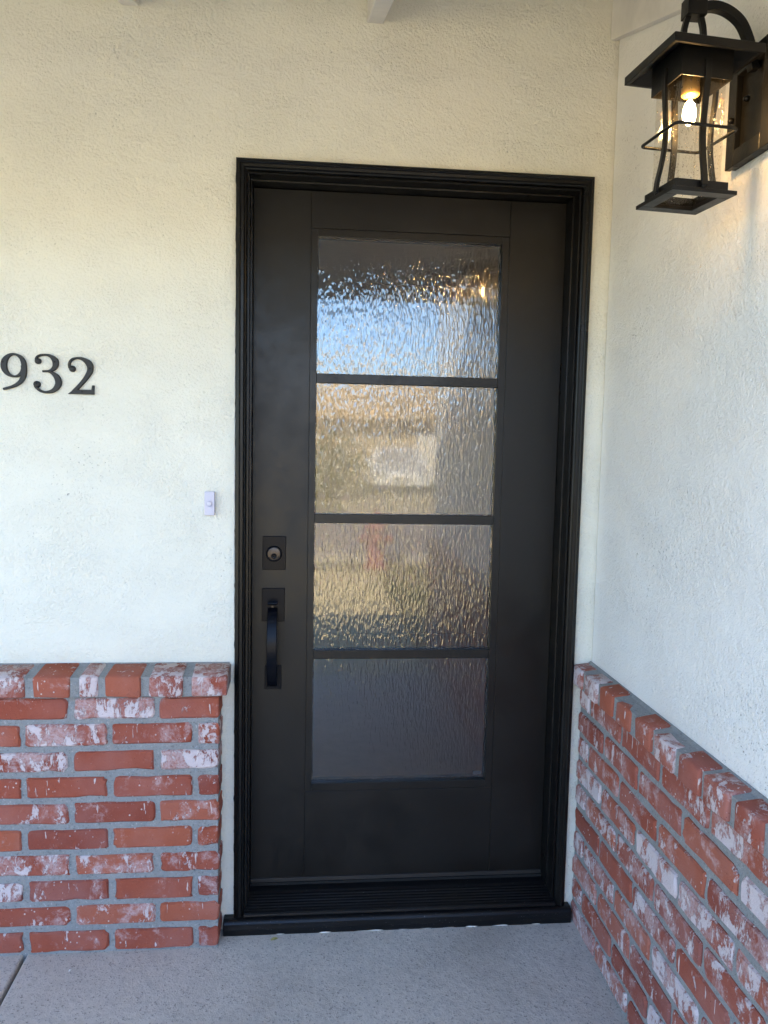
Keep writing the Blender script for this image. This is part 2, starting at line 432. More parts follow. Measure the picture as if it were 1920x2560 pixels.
# ------------------------------------------------------------------ bricks
def rrect(L, H, r, rg, n=3):
    pts = []
    for cx, cz, a0 in ((L/2, -H/2, -90), (L/2, H/2, 0), (-L/2, H/2, 90), (-L/2, -H/2, 180)):
        rr = r*rg.uniform(.35, 1.7); rr = min(rr, H*.4)
        sx, sz = (1 if cx > 0 else -1), (1 if cz > 0 else -1)
        for k in range(n):
            a = R(a0+90*k/(n-1))
            pts.append([cx-sx*rr+rr*math.cos(a)+rg.uniform(-1, 1)*.0011, cz-sz*rr+rr*math.sin(a)+rg.uniform(-1, 1)*.0011])
        # a mid-edge point so that edges waver
    for p in pts:
        if rg.random() < .16:
            q = rg.uniform(.002, .0055); p[0] -= math.copysign(q, p[0]); p[1] -= math.copysign(q*.6, p[1])
    out = []
    m = len(pts)
    for i in range(m):
        out.append(pts[i])
        a, b = pts[i], pts[(i+1) % m]
        d = math.hypot(b[0]-a[0], b[1]-a[1])
        if d > .03:
            nseg = 5 if d > .08 else 3
            for k in range(1, nseg):
                tt = k/nseg; out.append([a[0]+(b[0]-a[0])*tt+rg.uniform(-1, 1)*.0010-(math.copysign(rg.uniform(.001, .004), a[0]) if rg.random() < .08 and abs(a[0]-b[0]) < .01 else 0), a[1]+(b[1]-a[1])*tt+rg.uniform(-1, 1)*.0015-(math.copysign(rg.uniform(.001, .004), a[1]) if rg.random() < .10 and abs(a[1]-b[1]) < .01 else 0)])
    return out
def brick_mesh(L, H, D, rg, mat=None, r=.0085, bev=.0042):
    o = rrect(L, H, r, rg); n = len(o)
    def ins(p, d): return (p[0]-math.copysign(min(d, abs(p[0])), p[0]), p[1]-math.copysign(min(d, abs(p[1])), p[1]))
    v = [(p[0], D, p[1]) for p in o]+[(p[0], bev+rg.uniform(-.0006, .0012), p[1]) for p in o]
    v += [(q[0], rg.uniform(-.0004, .0006), q[1]) for q in (ins(p, bev*rg.uniform(.6, 1.3)) for p in o)]
    f = []
    for a in (0, 1):
        for i in range(n): f.append((a*n+i, a*n+(i+1) % n, (a+1)*n+(i+1) % n, (a+1)*n+i))
    f.append(tuple(range(2*n, 3*n)))
    b = MB().add(v, f)
    return b.mesh('brick', mat or BRICK)
def put(me, name, parent, loc, rotz=0, tilt=0):
    o = bpy.data.objects.new(name, me); col.objects.link(o); o.parent = parent
    o.location = Vector(loc)-Vector(parent.location); o.rotation_euler = (0, tilt, rotz); return o
def cap_mesh(L, H, D, rg, mat=None):
    """brick laid flat: rounded front arris, worn top"""
    bm = bmesh.new(); bmesh.ops.create_cube(bm, size=1)
    for v in bm.verts:
        v.co = Vector((v.co.x*L, (v.co.y+.5)*D, v.co.z*H))+Vector((rg.uniform(-1, 1)*.0022, rg.uniform(-1, 1)*.0022 if v.co.y < .1 else 0, rg.uniform(-1, 1)*.0018))
    for v in bm.verts: v.co.z += .115*v.co.y
    ed = [e for e in bm.edges if not all(v.co.y > D*.9 for v in e.verts)]
    bmesh.ops.bevel(bm, geom=ed, offset=.0055*rg.uniform(.8, 1.3), segments=2, affect='EDGES', profile=.5)
    me = bpy.data.meshes.new('cap_brick'); bm.to_mesh(me); bm.free(); me.materials.append(mat or BRICK)
    for p in me.polygons: p.use_smooth = True
    return me
P = .0726; ZT = .7345; BH = .0575
YB = -.0815; CAPY = -.1025
# --- left of the door
LW = thing('brick_wainscot', 'low red brick wainscot under the house numbers, whitewash worn off', 'brick wall', (-.9, -.04, 0))
rg = random.Random(11)
XE = -.0345
MB().box(-2.0, XE-.003, YB+.0062, -.0005, -.02, ZT).build('mortar_bed', MORTAR, LW)
for k in range(10):
    zc = ZT-(k+.5)*P+.001
    js = [XE] + ([-.2006-.2250*i for i in range(8)] if k % 2 == 0 else [-.0985-.2258*i for i in range(9)])
    for i in range(len(js)-1):
        a = js[i]-(.0075 if i else 0); b = js[i+1]+.0075
        a += rg.uniform(-.002, .002) if i else rg.uniform(-.0015, .003); b += rg.uniform(-.002, .002)
        dep = -YB-.001 if i == 0 else .05
        put(brick_mesh(a-b, BH+rg.uniform(-.0025, .002), dep, rg), 'brick', LW, ((a+b)/2, YB+rg.uniform(-.0012, .0012), zc+rg.uniform(-.001, .001)), 0, rg.uniform(-.006, .006))
caps = [(-.1065, -.0105), (-.217, -.1287), (-.3297, -.2367), (-.396, -.3466), (-.5138, -.4199), (-.632, -.5354)]+[(-.746-.113*i, -.655-.113*i) for i in range(11)]
CZ0, CZ1 = .7355, .7925
cm = MB()
cm.prism([(CAPY+.0075, CZ0+.001), (CAPY+.0075, CZ1-.003), (-.012, CZ1-.003+.0095), (-.0005, .8035), (-.0005, CZ0+.001)], lambda u, v, t: (t, u, v), -2.0, -.0145)
cm.build('mortar_bed', MORTAR, LW, .0015)
for a, b in caps:
    put(cap_mesh(b-a, CZ1-CZ0+rg.uniform(-.003, .001), -CAPY-.007, rg), 'cap_brick', LW, ((a+b)/2, CAPY+rg.uniform(-.0015, .003), (CZ0+CZ1)/2+rg.uniform(-.001, .001)), rg.uniform(-.02, .02), rg.uniform(-.02, .02))
# --- along the side wall
RW = thing('brick_wainscot', 'low red brick wainscot under the lantern along the side wall', 'brick wall', (XS, -1.3, 0))
XB = .999; CAPX = .9745; YEND = -2.70
rg = random.Random(23)
MB().box(XB+.0062, XS-.0005, YEND, -.003, -.06, ZT).build('mortar_bed', MORTAR, RW)
for k in range(10):
    zc = ZT-(k+.5)*P-.004
    y0 = -.0855 if k % 2 == 0 else -.1965
    js = [-.004]+[y0-.2225*i for i in range(13)]
    js = [j for j in js if j > YEND]+[YEND-.006]
    for i in range(len(js)-1):
        a = js[i]-(.0072 if i else 0)+rg.uniform(-.002, .002)*(i > 0); b = js[i+1]+.0072+rg.uniform(-.002, .002)
        if a-b < .02: continue
        put(brick_mesh(a-b, BH+rg.uniform(-.0025, .002), .028, rg, BRICK2), 'brick', RW, (XB+rg.uniform(-.0012, .0012), (a+b)/2, zc+rg.uniform(-.001, .001)), -math.pi/2, rg.uniform(-.006, .006))
rc = [(-.079, .004-.006), (-.194, -.110), (-.301, -.218), (-.4087, -.328), (-.527, -.442), (-.637, -.549), (-.750, -.661), (-.855, -.767), (-.963, -.876)]
rc += [(-1.076-.113*i, -.986-.113*i) for i in range(15)]
cm = MB()
cm.prism([(CAPX+.0075, CZ0-.003), (CAPX+.0075, CZ1-.003), (XS-.010, CZ1-.003+.0045), (XS-.0005, .8005), (XS-.0005, CZ0-.003)], lambda u, v, t: (u, t, v), YEND, -.003)
cm.build('mortar_bed', MORTAR, RW, .0015)
for a, b in rc:
    put(cap_mesh(b-a, CZ1-CZ0+rg.uniform(-.003, .001), XS-CAPX-.006, rg, BRICK2), 'cap_brick', RW, (CAPX+rg.uniform(-.0015, .002), (a+b)/2, (CZ0+CZ1)/2-.001+rg.uniform(-.001, .001)), -math.pi/2+rg.uniform(-.015, .015), rg.uniform(-.02, .02))

# ------------------------------------------------------------------ door frame
W, H = .975, 2.165
DF = thing('door_frame', 'glossy black moulded door frame and sill set in the stucco', 'door frame', (W/2, 0, 0))
PC = [(0, .02), (0, -.016), (.0015, -.0175), (.010, -.0225), (.0125, -.0205), (.0135, -.0175), (.0205, -.0165), (.0235, -.012), (.0265, -.0105), (.0285, -.006), (.0285, .02)]
PJ = [(.0275, .021), (.0275, .004), (.0305, .004), (.0305, .0005), (.0345, .0005), (.0345, .045), (.0385, .0455), (.0385, .088), (.0375, .0905), (.0375, .165), (.0275, .165)]
def frame_piece(prof, side, z0):
    n = len(prof); v = []
    if side == 'l': a = [(p[0], p[1], z0) for p in prof]; b = [(p[0], p[1], H-p[0]) for p in prof]
    elif side == 'r': a = [(W-p[0], p[1], z0) for p in prof]; b = [(W-p[0], p[1], H-p[0]) for p in prof]
    else: a = [(p[0], p[1], H-p[0]) for p in prof]; b = [(W-p[0], p[1], H-p[0]) for p in prof]
    m = 24 if side != 't' else 12
    wob = random.Random(len(side)+ord(side))
    vv = []
    for j in range(m+1):
        t = j/m; q = wob.uniform(-.0004, .0004)
        for i in range(n):
            p = Vector(a[i]).lerp(Vector(b[i]), t)
            vv.append(p)
    f = [tuple(range(n)), tuple(range(m*n+n-1, m*n-1, -1))]
    for j in range(m):
        for i in range(n): f.append((j*n+i, j*n+(i+1) % n, (j+1)*n+(i+1) % n, (j+1)*n+i))
    return MB().add(vv, f)
for sd in 'ltr':
    frame_piece(PC, sd, .056).build('casing', CASEP, DF)
    frame_piece(PJ, sd, .056).build('jamb', CASEP, DF)
# painted timber sill with its nose, then ridged metal threshold
sp = [(.06, .004), (-.030, .004), (-.0335, .012), (-.036, .030), (-.035, .046), (-.030, .054), (-.020, .0572), (.06, .0575)]
sm = MB(); sm.prism(sp, lambda u, v, t: (t, u, v), -.029, .9935); sm.build('sill', SILLP, DF, .004, 3)
tp = [(.16, .0585), (-.020, .0585), (-.0235, .062), (-.0225, .067), (-.018, .0705), (-.011, .0715), (-.0105, .0685)]
y, z = -.006, .0695
for i in range(6):
    tp += [(y, z+.0022), (y+.0065, z+.0034), (y+.007, z+.0005)]; y += .0112; z += .0019
tp += [(.066, .0845), (.085, .0855), (.16, .0855)]
MB().prism(tp, lambda u, v, t: (t, u, v), .0290, .9460).build('threshold', SILLP, DF)
BX('gap_strip', DARK, DF, (.039, .936, .0915, .16, .0862, .0942))  # black strip stands in for the dark gap under the door
for x, z in ((.012, 1.985), (.9625, 1.86), (.0065, .56), (.967, .93)):
    MB().lathe([(.0026, -.0235), (.0022, -.0245), (.0008, -.0248)], 8, (x, 0, z), 'y').build('nail_head', CASEP, DF)
# thin bead of white caulk below the sill
cb = MB(); cr = random.Random(5); pts = []
pth = [(-.02+i*1.01/40, -.0325+cr.uniform(-.001, .001), fz(-.033)+.0012) for i in range(41)]
cb.tube(pth, [(.0005+cr.random()**2*.0020) for _ in pth], 6); cb.build('caulk_bead', WHITEWOOD, DF)

def bead(a, b_, n, mat, r0, r1, name, seed):
    q = random.Random(seed); a = Vector(a); b_ = Vector(b_); pts = []; rad = []
    for i in range(n+1):
        p = a.lerp(b_, i/n); pts.append(p+Vector((q.uniform(-1, 1), 0, q.uniform(-1, 1)))*.0006); rad.append(r0+(r1-r0)*q.random()**3)
    MB().tube(pts, rad, 6).build(name, mat, DF)
bead((-.0004, -.0004, .07), (-.0004, -.0004, H), 150, CASEP, .0008, .0026, 'paint_edge', 1)
bead((W+.0004, -.0004, .07), (W+.0004, -.0004, H), 150, CASEP, .0008, .0026, 'paint_edge', 2)
bead((.0, -.0004, H+.0006), (W, -.0004, H+.0006), 90, CASEP, .0006, .0030, 'paint_edge', 3)
bead((.12, -.0008, H+.0022), (W-.005, -.0008, H+.0022), 60, WHITEWOOD, .0004, .0030, 'caulk_bead', 4)
bead((-.0032, -.0006, .9), (-.0032, -.0006, H-.4), 60, WHITEWOOD, .0005, .0028, 'caulk_bead', 5)

# ------------------------------------------------------------------ the door
ED = thing('entry_door', 'matte black front door with four rippled glass panes', 'door', (W/2, .12, .09))
Y0, Y1 = .100, .145
ZB, ZTOP = .0945, 2.1255
g_ = .0006
for a in ((.0388, .1990), (.7716, .9362)): BX('stile', DOORP, ED, (a[0], a[1], Y0, Y1, ZB, ZTOP), .0006)
BX('rail', DOORP, ED, (.1990+g_, .7716-g_, Y0, Y1, 2.0238+g_, ZTOP), .0006)
BX('rail', DOORP, ED, (.1990+g_, .7716-g_, Y0, Y1, ZB, .3745-g_), .0006)
GX0, GX1, GZ0, GZ1 = .2185, .7500, .3985, 2.0030
lf = thing; 
for b in ((.1990+g_, GX0, .3745+g_, 2.0238-g_), (GX1, .7716-g_, .3745+g_, 2.0238-g_)):
    BX('lite_frame', DOORP, ED, (b[0], b[1], Y0-.0005, Y1, b[2], b[3]), .0006)
for b in ((.3745+g_, GZ0), (GZ1, 2.0238-g_)): BX('lite_frame', DOORP, ED, (GX0+.0002, GX1-.0002, Y0-.0005, Y1, b[0], b[1]), .0006)
BX('core', DARK, ED, (.190, .2165, Y0+.008, Y1-.003, ZB+.002, ZTOP-.004)); BX('core', DARK, ED, (.752, .780, Y0+.008, Y1-.003, ZB+.002, ZTOP-.004))
BX('core', DARK, ED, (.2167, .7518, Y0+.008, Y1-.003, .366, .3965)); BX('core', DARK, ED, (.2167, .7518, Y0+.008, Y1-.003, 2.0050, 2.032))
mz = [1.6055, 1.1998, .7937]
for z in mz: BX('glazing_bar', DOORP, ED, (GX0+.0003, GX1-.0003, Y0+.0005, Y1-.006, z-.0135, z+.0135), .0014)
edges = [GZ1]+[q for z in mz for q in (z+.0135, z-.0135)]+[GZ0]
for i in range(0, 8, 2):
    t_, b_ = edges[i], edges[i+1]
    me = MB().add([(GX0, Y0+.0125, b_), (GX1, Y0+.0125, b_), (GX1, Y0+.0125, t_), (GX0, Y0+.0125, t_)], [(0, 1, 2, 3)])
    pn = me.build('pane', RAIN, ED, fix=False)
    sd = MB(); e = .0035
    sd.box(GX0, GX1, Y0+.0135, Y0+.02, t_-e, t_); sd.box(GX0, GX1, Y0+.0135, Y0+.02, b_, b_+e)
    sd.box(GX0, GX0+e, Y0+.0135, Y0+.02, b_+e, t_-e); sd.box(GX1-e, GX1, Y0+.0135, Y0+.02, b_+e, t_-e)
    sd.build('spacer', DARK, pn)
BX('door_sweep', m_paint('sweep_brown', (.022, .019, .017), .5), ED, (.0390, .9360, Y0-.004, Y0+.004, ZB-.002, ZB+.011), .001)
# deadbolt
db = BX('deadbolt', HARD, ED, (.0690, .1357, .0925, .0999, 1.0486, 1.1469), .0012)
MB().lathe([(.0232, .0925), (.0232, .0885), (.0215, .0855), (.0195, .0850), (.0195, .0868)], 40, (.1022, 0, 1.0965), 'y').build('collar', HARD, db)
MB().lathe([(.0192, .0868), (.0190, .0862), (.0175, .0858), (.0008, .0857)], 40, (.1022, 0, 1.0965), 'y').build('cylinder', CYL, db)
MB().lathe([(.0082, .0857), (.0082, .0846), (.0070, .0842), (.0066, .0847), (.0006, .0849)], 28, (.1022, 0, 1.0905), 'y').build('key_plug', HARD, db)
kw = MB(); kw.box(.1016, .1028, .0838, .0848, 1.0865, 1.0945); kw.lathe([(.0024, .0838), (.0024, .0849)], 12, (.1022, 0, 1.0900), 'y'); kw.build('keyway', CYL, db)
# handle set
hs = BX('handle_set', HARD, ED, (.0677, .1336, .0925, .0999, .8957, .9939), .0012)
BX('lower_plate', HARD, hs, (.0774, .1260, .0935, .0999, .6929, .7644), .0012)
pth = []
for i in range(25):
    t = i/24; zz = .934+(.706-.934)*t
    bow = math.sin(math.pi*min(1, max(0, t)))**.62
    pth.append((.0997, .0915-.052*bow, zz))
MB().strip(pth, (1, 0, 0), .0285, .0105).build('grip', HARD, hs, .0022, 3)
th = MB(); th.strip([(.0997, .093, .9495), (.0997, .080, .9500), (.0997, .066, .9535), (.0997, .056, .9575)], (1, 0, 0), .0275, .0055); th.build('thumb_latch', HARD, hs, .0015)
BX('latch_stem', CYL, hs, (.0957, .1037, .078, .0925, .9400, .9470), .0008)
BX('warning_label', m_plain('etched_label', (.045, .045, .05), .6), ED, (.7135, .7395, Y0+.0118, Y0+.0121, .4110, .4230))

# ------------------------------------------------------------------ house numbers
KX, KZ = .0001787, .0001870
def nm(x, z): return (-.6117+(x-15)*KX, 1.6397-(z-290)*KZ)
def catmull(pts, n=7):
    out = []
    for i in range(len(pts)-1):
        p0 = pts[max(i-1, 0)]; p1 = pts[i]; p2 = pts[i+1]; p3 = pts[min(i+2, len(pts)-1)]
        for k in range(n):
            t = k/n
            out.append(tuple(.5*((2*b)+(-a+c)*t+(2*a-5*b+4*c-d)*t*t+(-a+3*b-3*c+d)*t**3) for a, b, c, d in zip(p0, p1, p2, p3)))
    return out+[tuple(pts[-1])]
def slab2d(b, left, right, yf, yb=-.0005, bev=7):
    """ribbon between two edge lines, with chamfered front"""
    n = len(left); v = []
    for L_, R_ in zip(left, right):
        d = Vector((R_[0]-L_[0], R_[1]-L_[1])); ln = max(d.length, 1e-6); d /= ln; e = min(bev, ln*.3)
        for (px, pz), yy in ((L_, yb), (L_, yf+.0018), ((L_[0]+d.x*e, L_[1]+d.y*e), yf), ((R_[0]-d.x*e, R_[1]-d.y*e), yf), (R_, yf+.0018), (R_, yb)):
            x, z = nm(px, pz); v.append((x, yy, z))
    f = []
    for i in range(n-1):
        for k in range(5): f.append((6*i+k, 6*i+k+1, 6*i+7+k, 6*i+6+k))
    f += [tuple(range(6)), tuple(6*(n-1)+k for k in range(5, -1, -1))]
    b.add(v, f)
def stroke(b, pts, yf):
    q = catmull(pts); L_, R_ = [], []
    for i, p in enumerate(q):
        a = q[max(i-1, 0)]; c = q[min(i+1, len(q)-1)]
        d = Vector((c[0]-a[0], c[1]-a[1])).normalized(); n = Vector((-d.y, d.x))*p[2]/2
        L_.append((p[0]+n.x, p[1]+n.y)); R_.append((p[0]-n.x, p[1]-n.y))
    slab2d(b, L_, R_, yf)
def ball(b, x, z, r, yf):
    X, Z = nm(x, z); b.lathe([(r*KX, -.0005), (r*KX, yf+.0018), (r*KX-.0012, yf), (.0004, yf)], 24, (X, 0, Z), 'y')
YF = -.009
n9 = MB(); L_, R_ = [], []
for k in range(41):
    a = 2*math.pi*k/40
    L_.append((200+185*math.cos(a), 461+170*math.sin(a))); R_.append((207+103*math.cos(a), 462+141*math.sin(a)))
slab2d(n9, L_, R_, YF)
stroke(n9, [(345, 462, 82), (347, 540, 78), (336, 610, 74), (300, 680, 62), (240, 728, 47), (160, 765, 37), (48, 796, 33)], YF-.0004)
n3 = MB()
stroke(n3, [(520, 375, 34), (536, 335, 32), (590, 308, 28), (665, 303, 28), (738, 325, 52), (795, 385, 88), (795, 455, 80), (755, 505, 52), (700, 528, 30), (612, 533, 26)], YF)
stroke(n3, [(690, 533, 26), (750, 555, 44), (812, 610, 80), (838, 685, 92), (810, 755, 78), (745, 808, 52), (655, 826, 34), (575, 808, 36), (512, 752, 44), (508, 715, 46)], YF-.0004)
ball(n3, 548, 393, 44, YF-.0007); ball(n3, 528, 718, 49, YF-.0007)
n2 = MB()
stroke(n2, [(1005, 478, 46), (996, 415, 36), (1035, 358, 32), (1115, 335, 30), (1200, 350, 52), (1282, 415, 92), (1298, 490, 86), (1262, 570, 72), (1195, 660, 58), (1120, 742, 54), (1045, 812, 50)], YF)
ball(n2, 1040, 488, 46, YF-.0007)
slab2d(n2, [(975, 843), (1350, 843)], [(1060, 778), (1350, 778)], YF-.0005); slab2d(n2, [(1308, 790), (1322, 715)], [(1349, 790), (1354, 715)], YF-.0002)
for m_, nm_, sc_ in ((n9, 'nine', [(55, 420)]), (n3, 'three', [(790, 398), (526, 714)]), (n2, 'two', [(1296, 478), (1182, 806)])):
    o = m_.build('house_number', NUMB, None)
    tag(o, 'dark metal house number %s mounted on the stucco' % nm_, 'house number', 'house number digits')
    for sx, sz in sc_:
        X, Z = nm(sx, sz); MB().lathe([(.0022, YF-.0005), (.0020, YF-.0013), (.0006, YF-.0015)], 10, (X, 0, Z), 'y').build('screw', DARK, o)

# ------------------------------------------------------------------ doorbell
DB = thing('doorbell', 'small white rectangular doorbell button beside the black casing', 'doorbell', (-.0685, 0, 1.249))
BX('housing', BELL, DB, (-.0822, -.0555, -.0170, -.0002, 1.2165, 1.2815), .0016, 3)
MB().lathe([(.0093, -.0170), (.0093, -.0182), (.0083, -.0186), (.0080, -.0172)], 32, (-.0688, 0, 1.2482), 'y').build('bezel', BELL, DB)
MB().lathe([(.0074, -.0168), (.0074, -.0192), (.0064, -.0204), (.0030, -.0210), (.0004, -.0211)], 32, (-.0688, 0, 1.2482), 'y').build('button', BELL, DB)

# ------------------------------------------------------------------ wall lantern
K = .174/.18
LX, LY = .8892, -.7368
ZR, ZC, ZRIM, ZBASE = 2.1134, 2.0790, 1.9022, 1.8777
WL = thing('wall_lantern', 'lit black wall lantern with seeded glass on a curved arm', 'lantern', (LX, LY, ZBASE))
PHI = .1004
def lrot(o):
    """turn a lantern piece about the hanging axis"""
    for v in o.data.vertices:
        x, y = v.co.x-LX, v.co.y-LY
        v.co.x = LX+x*math.cos(PHI)-y*math.sin(PHI); v.co.y = LY+x*math.sin(PHI)+y*math.cos(PHI)
    return o
def sq(b, s, z0, z1): return b.box(LX-s/2, LX+s/2, LY-s/2, LY+s/2, z0, z1)
def sqring(b, so, si, z0, z1):
    a, c = so/2, si/2
    b.box(LX-a, LX+a, LY-a, LY-c, z0, z1); b.box(LX-a, LX+a, LY+c, LY+a, z0, z1)
    b.box(LX-a, LX-c, LY-c, LY+c, z0, z1); b.box(LX+c, LX+a, LY-c, LY+c, z0, z1); return b
rf = MB(); s = .174/2
v = [(LX+a*s, LY+c*s, z) for z in (ZR, ZR+.015) for a, c in ((-1, -1), (1, -1), (1, 1), (-1, 1))]
v += [(LX+a*.03, LY+c*.03, ZR+.040) for a, c in ((-1, -1), (1, -1), (1, 1), (-1, 1))]
si_ = s-.006
v += [(LX+a*si_, LY+c*si_, ZR) for a, c in ((-1, -1), (1, -1), (1, 1), (-1, 1))]+[(LX+a*.047, LY+c*.047, ZR+.022) for a, c in ((-1, -1), (1, -1), (1, 1), (-1, 1))]
f = [(8, 9, 10, 11), (16, 17, 18, 19)]
for k in range(4):
    j = (k+1) % 4; f += [(k, j, 4+j, 4+k), (4+k, 4+j, 8+j, 8+k), (k, j, 12+j, 12+k), (12+k, 12+j, 16+j, 16+k)]
lrot(rf.add(v, f).build('lantern_roof', LANT, WL, .001))
lrot(sqring(MB(), .1009, .0960, ZC, ZR+.0215).build('collar', LANT, WL, .0006))
lrot(sqring(MB(), .1051, .0900, ZBASE+.0075, ZRIM).build('lower_rim', LANT, WL, .0006))
lrot(sqring(MB(), .1276, .0800, ZBASE, ZBASE+.0072).build('base_tray', LANT, WL, .0008))
GS = .0860
for a in range(4):
    t = a*math.pi/2+PHI; d = Vector((math.cos(t), math.sin(t), 0)); e = Vector((-d.y, d.x, 0)); c = Vector((LX, LY, 0))+d*GS/2
    q = [c-e*GS/2, c+e*GS/2]
    v = [(q[0].x, q[0].y, ZBASE+.010), (q[1].x, q[1].y, ZBASE+.010), (q[1].x, q[1].y, ZR+.004), (q[0].x, q[0].y, ZR+.004)]
    v += [(p[0]-d.x*.0025, p[1]-d.y*.0025, p[2]) for p in v]
    MB().add(v, [(0,1,2,3), (7,6,5,4), (0,4,5,1), (1,5,6,2), (2,6,7,3), (3,7,4,0)]).build('glass_panel', SEED, WL)
    # bowed strap in the middle of each face
    pr = [(.0520, ZC+.030), (.0522, ZC+.010), (.0505, ZC-.020), (.0470, ZC-.055), (.0455, ZC-.080), (.0470, ZC-.110), (.0515, ZC-.140), (.0570, ZC-.165), (.0600, ZRIM-.012)]
    b0 = Vector((LX, LY, 0))
    MB().strip([b0+d*r_+Vector((0, 0, z_)) for r_, z_ in catmull(pr, 5)], e, .0115, .0058).build('strap', LANT, WL, .0008)
    bl = b0+d*.0575
    MB().lathe([(.0032, ZRIM-.016), (.0036, ZRIM-.012), (.0032, ZRIM-.008)], 10, (bl.x, bl.y, 0)).build('bolt', LANT, WL)
rs = .122/2; rp = []
for cx, cy, a0 in ((1, -1, -90), (1, 1, 0), (-1, 1, 90), (-1, -1, 180)):
    for k in range(6):
        a = R(a0+90*k/5); rp.append((LX+cx*(rs-.010)+.010*math.cos(a), LY+cy*(rs-.010)+.010*math.sin(a), ZC-.086))
lrot(MB().tube(rp, .0030, 8, closed=True).build('wire_ring', LANT, WL))
# socket and bulb
MB().lathe([(.0155, ZR+.02), (.0155, ZC+.004), (.0165, ZC+.002), (.0165, ZC-.010), (.014, ZC-.012), (.009, ZC-.013)], 24, (LX, LY, 0)).build('socket', SOCK, WL)
bp = [(.0085, ZC-.012), (.0095, ZC-.018), (.0155, ZC-.032), (.0185, ZC-.046), (.0175, ZC-.057), (.012, ZC-.066), (.003, ZC-.0695)]
bulb = MB().lathe(bp, 24, (LX, LY, 0)).build('bulb', CLEAR, WL)
fp = [(.004, ZC-.020), (.0085, ZC-.027), (.0115, ZC-.038), (.0120, ZC-.046), (.0100, ZC-.056), (.003, ZC-.063)]
MB().lathe(fp, 18, (LX, LY, 0)).build('filament', BULB, bulb)
# hanger loops, arm and wall plate
for sgn in (-1, 1):
    hp = [(LX+sgn*.016, LY, ZR+.034), (LX+sgn*.019, LY, ZR+.052), (LX+sgn*.0175, LY, ZR+.072), (LX+sgn*.012, LY, ZR+.092)]
    MB().strip(catmull(hp, 6), (0, 1, 0), .010, .0095).build('hanger', LANT, WL, .0008)
BX('arm_block', LANT, WL, (LX-.019, LX+.017, LY-.015, LY+.015, ZR+.090, ZR+.122), .001)
ap = [(LX+.015, ZR+.108), (LX+.035, ZR+.112), (LX+.062, ZR+.106), (LX+.088, ZR+.088), (LX+.105, ZR+.058), (LX+.114, ZR+.028), (LX+.119, ZR+.006)]
MB().strip([(x, LY, z) for x, z in catmull(ap, 6)], (0, 1, 0), .016, .016).build('arm', LANT, WL, .0015)
PY0, PY1, PZ0, PZ1 = -.800, -.652, 1.968, 2.165
pl = BX('back_plate', LANT, WL, (XS-.010, XS-.0005, PY0+.002, PY1-.002, PZ0+.002, PZ1-.002))
rw = .030
for b in ((PY0, PY0+rw, PZ0, PZ1), (PY1-rw, PY1, PZ0, PZ1), (PY0+rw, PY1-rw, PZ0, PZ0+rw), (PY0+rw, PY1-rw, PZ1-rw, PZ1)):
    BX('plate_rim', LANT, pl, (XS-.022, XS-.0103, b[0]+.0001, b[1]-.0001, b[2]+.0001, b[3]-.0001), .0012)
for y, z in ((-.672, 2.056), (-.725, 2.075)):
    v = MB().lathe([(.0055, 0), (.0055, .006), (.004, .009), (.001, .0095)], 14)
    v.v = [(XS-.0215-p[2], y+p[0], z+p[1]) for p in v.v]; v.build('screw', LANT, pl)

# ------------------------------------------------------------------ small litter on the slab
def leaf(name, mat, x, y, L_, W_, rz, label, cat):
    b = MB(); n = 7; v = []
    for i in range(n):
        t = i/(n-1); wd = W_*math.sin(math.pi*(.06+.9*t))**.8
        for a, k in ((-1, .0016), (0, 0), (1, .0020)): v.append(((t-.5)*L_, a*wd/2, .0014+k+.002*math.sin(t*3)))
    b.add(v, [(3*i+j, 3*i+3+j, 3*i+4+j, 3*i+1+j) for i in range(n-1) for j in range(2)])
    o = b.build(name, mat); o.location = (x, y, fz(y)); o.rotation_euler = (0, 0, rz)
    s_ = o.modifiers.new('solid', 'SOLIDIFY'); s_.thickness = .0006
    return tag(o, label, cat)
leaf('fallen_leaf', m_plain('leaf_yellow', (.42, .36, .12), .6), .118, -.058, .021, .011, .4, 'tiny yellow leaf lying by the black sill', 'leaf')
leaf('paint_flake', m_plain('flake_white', (.75, .75, .73), .6), -.415, -.150, .010, .005, 1.1, 'small white flake lying on the concrete below the brick', 'flake')

# ------------------------------------------------------------------ across the street (seen in the glass)
def foliage(b, c, rx, ry, rz, n, size, rg):
    for i in range(n):
        while True:
            p = Vector((rg.uniform(-1, 1), rg.uniform(-1, 1), rg.uniform(-1, 1)))
            if .25 < p.length < 1: break
        q = Vector((c[0]+p.x*rx, c[1]+p.y*ry, c[2]+p.z*rz)); s_ = size*rg.uniform(.6, 1.4)
        a = Vector((rg.uniform(-1, 1), rg.uniform(-1, 1), rg.uniform(-1, 1))).normalized(); e = a.orthogonal().normalized(); h = a.cross(e)
        b.add([q-e*s_, q-h*s_*.55, q+e*s_, q+h*s_*.55], [(0, 1, 2, 3)])
GREEN = m_leaf('leaf_green', (.035, .06, .014), (.09, .12, .03)); OLIVE = m_leaf('leaf_olive', (.06, .07, .02), (.16, .14, .05))
BARK = m_plain('bark', (.10, .07, .05), .9, 0, .3, 8)
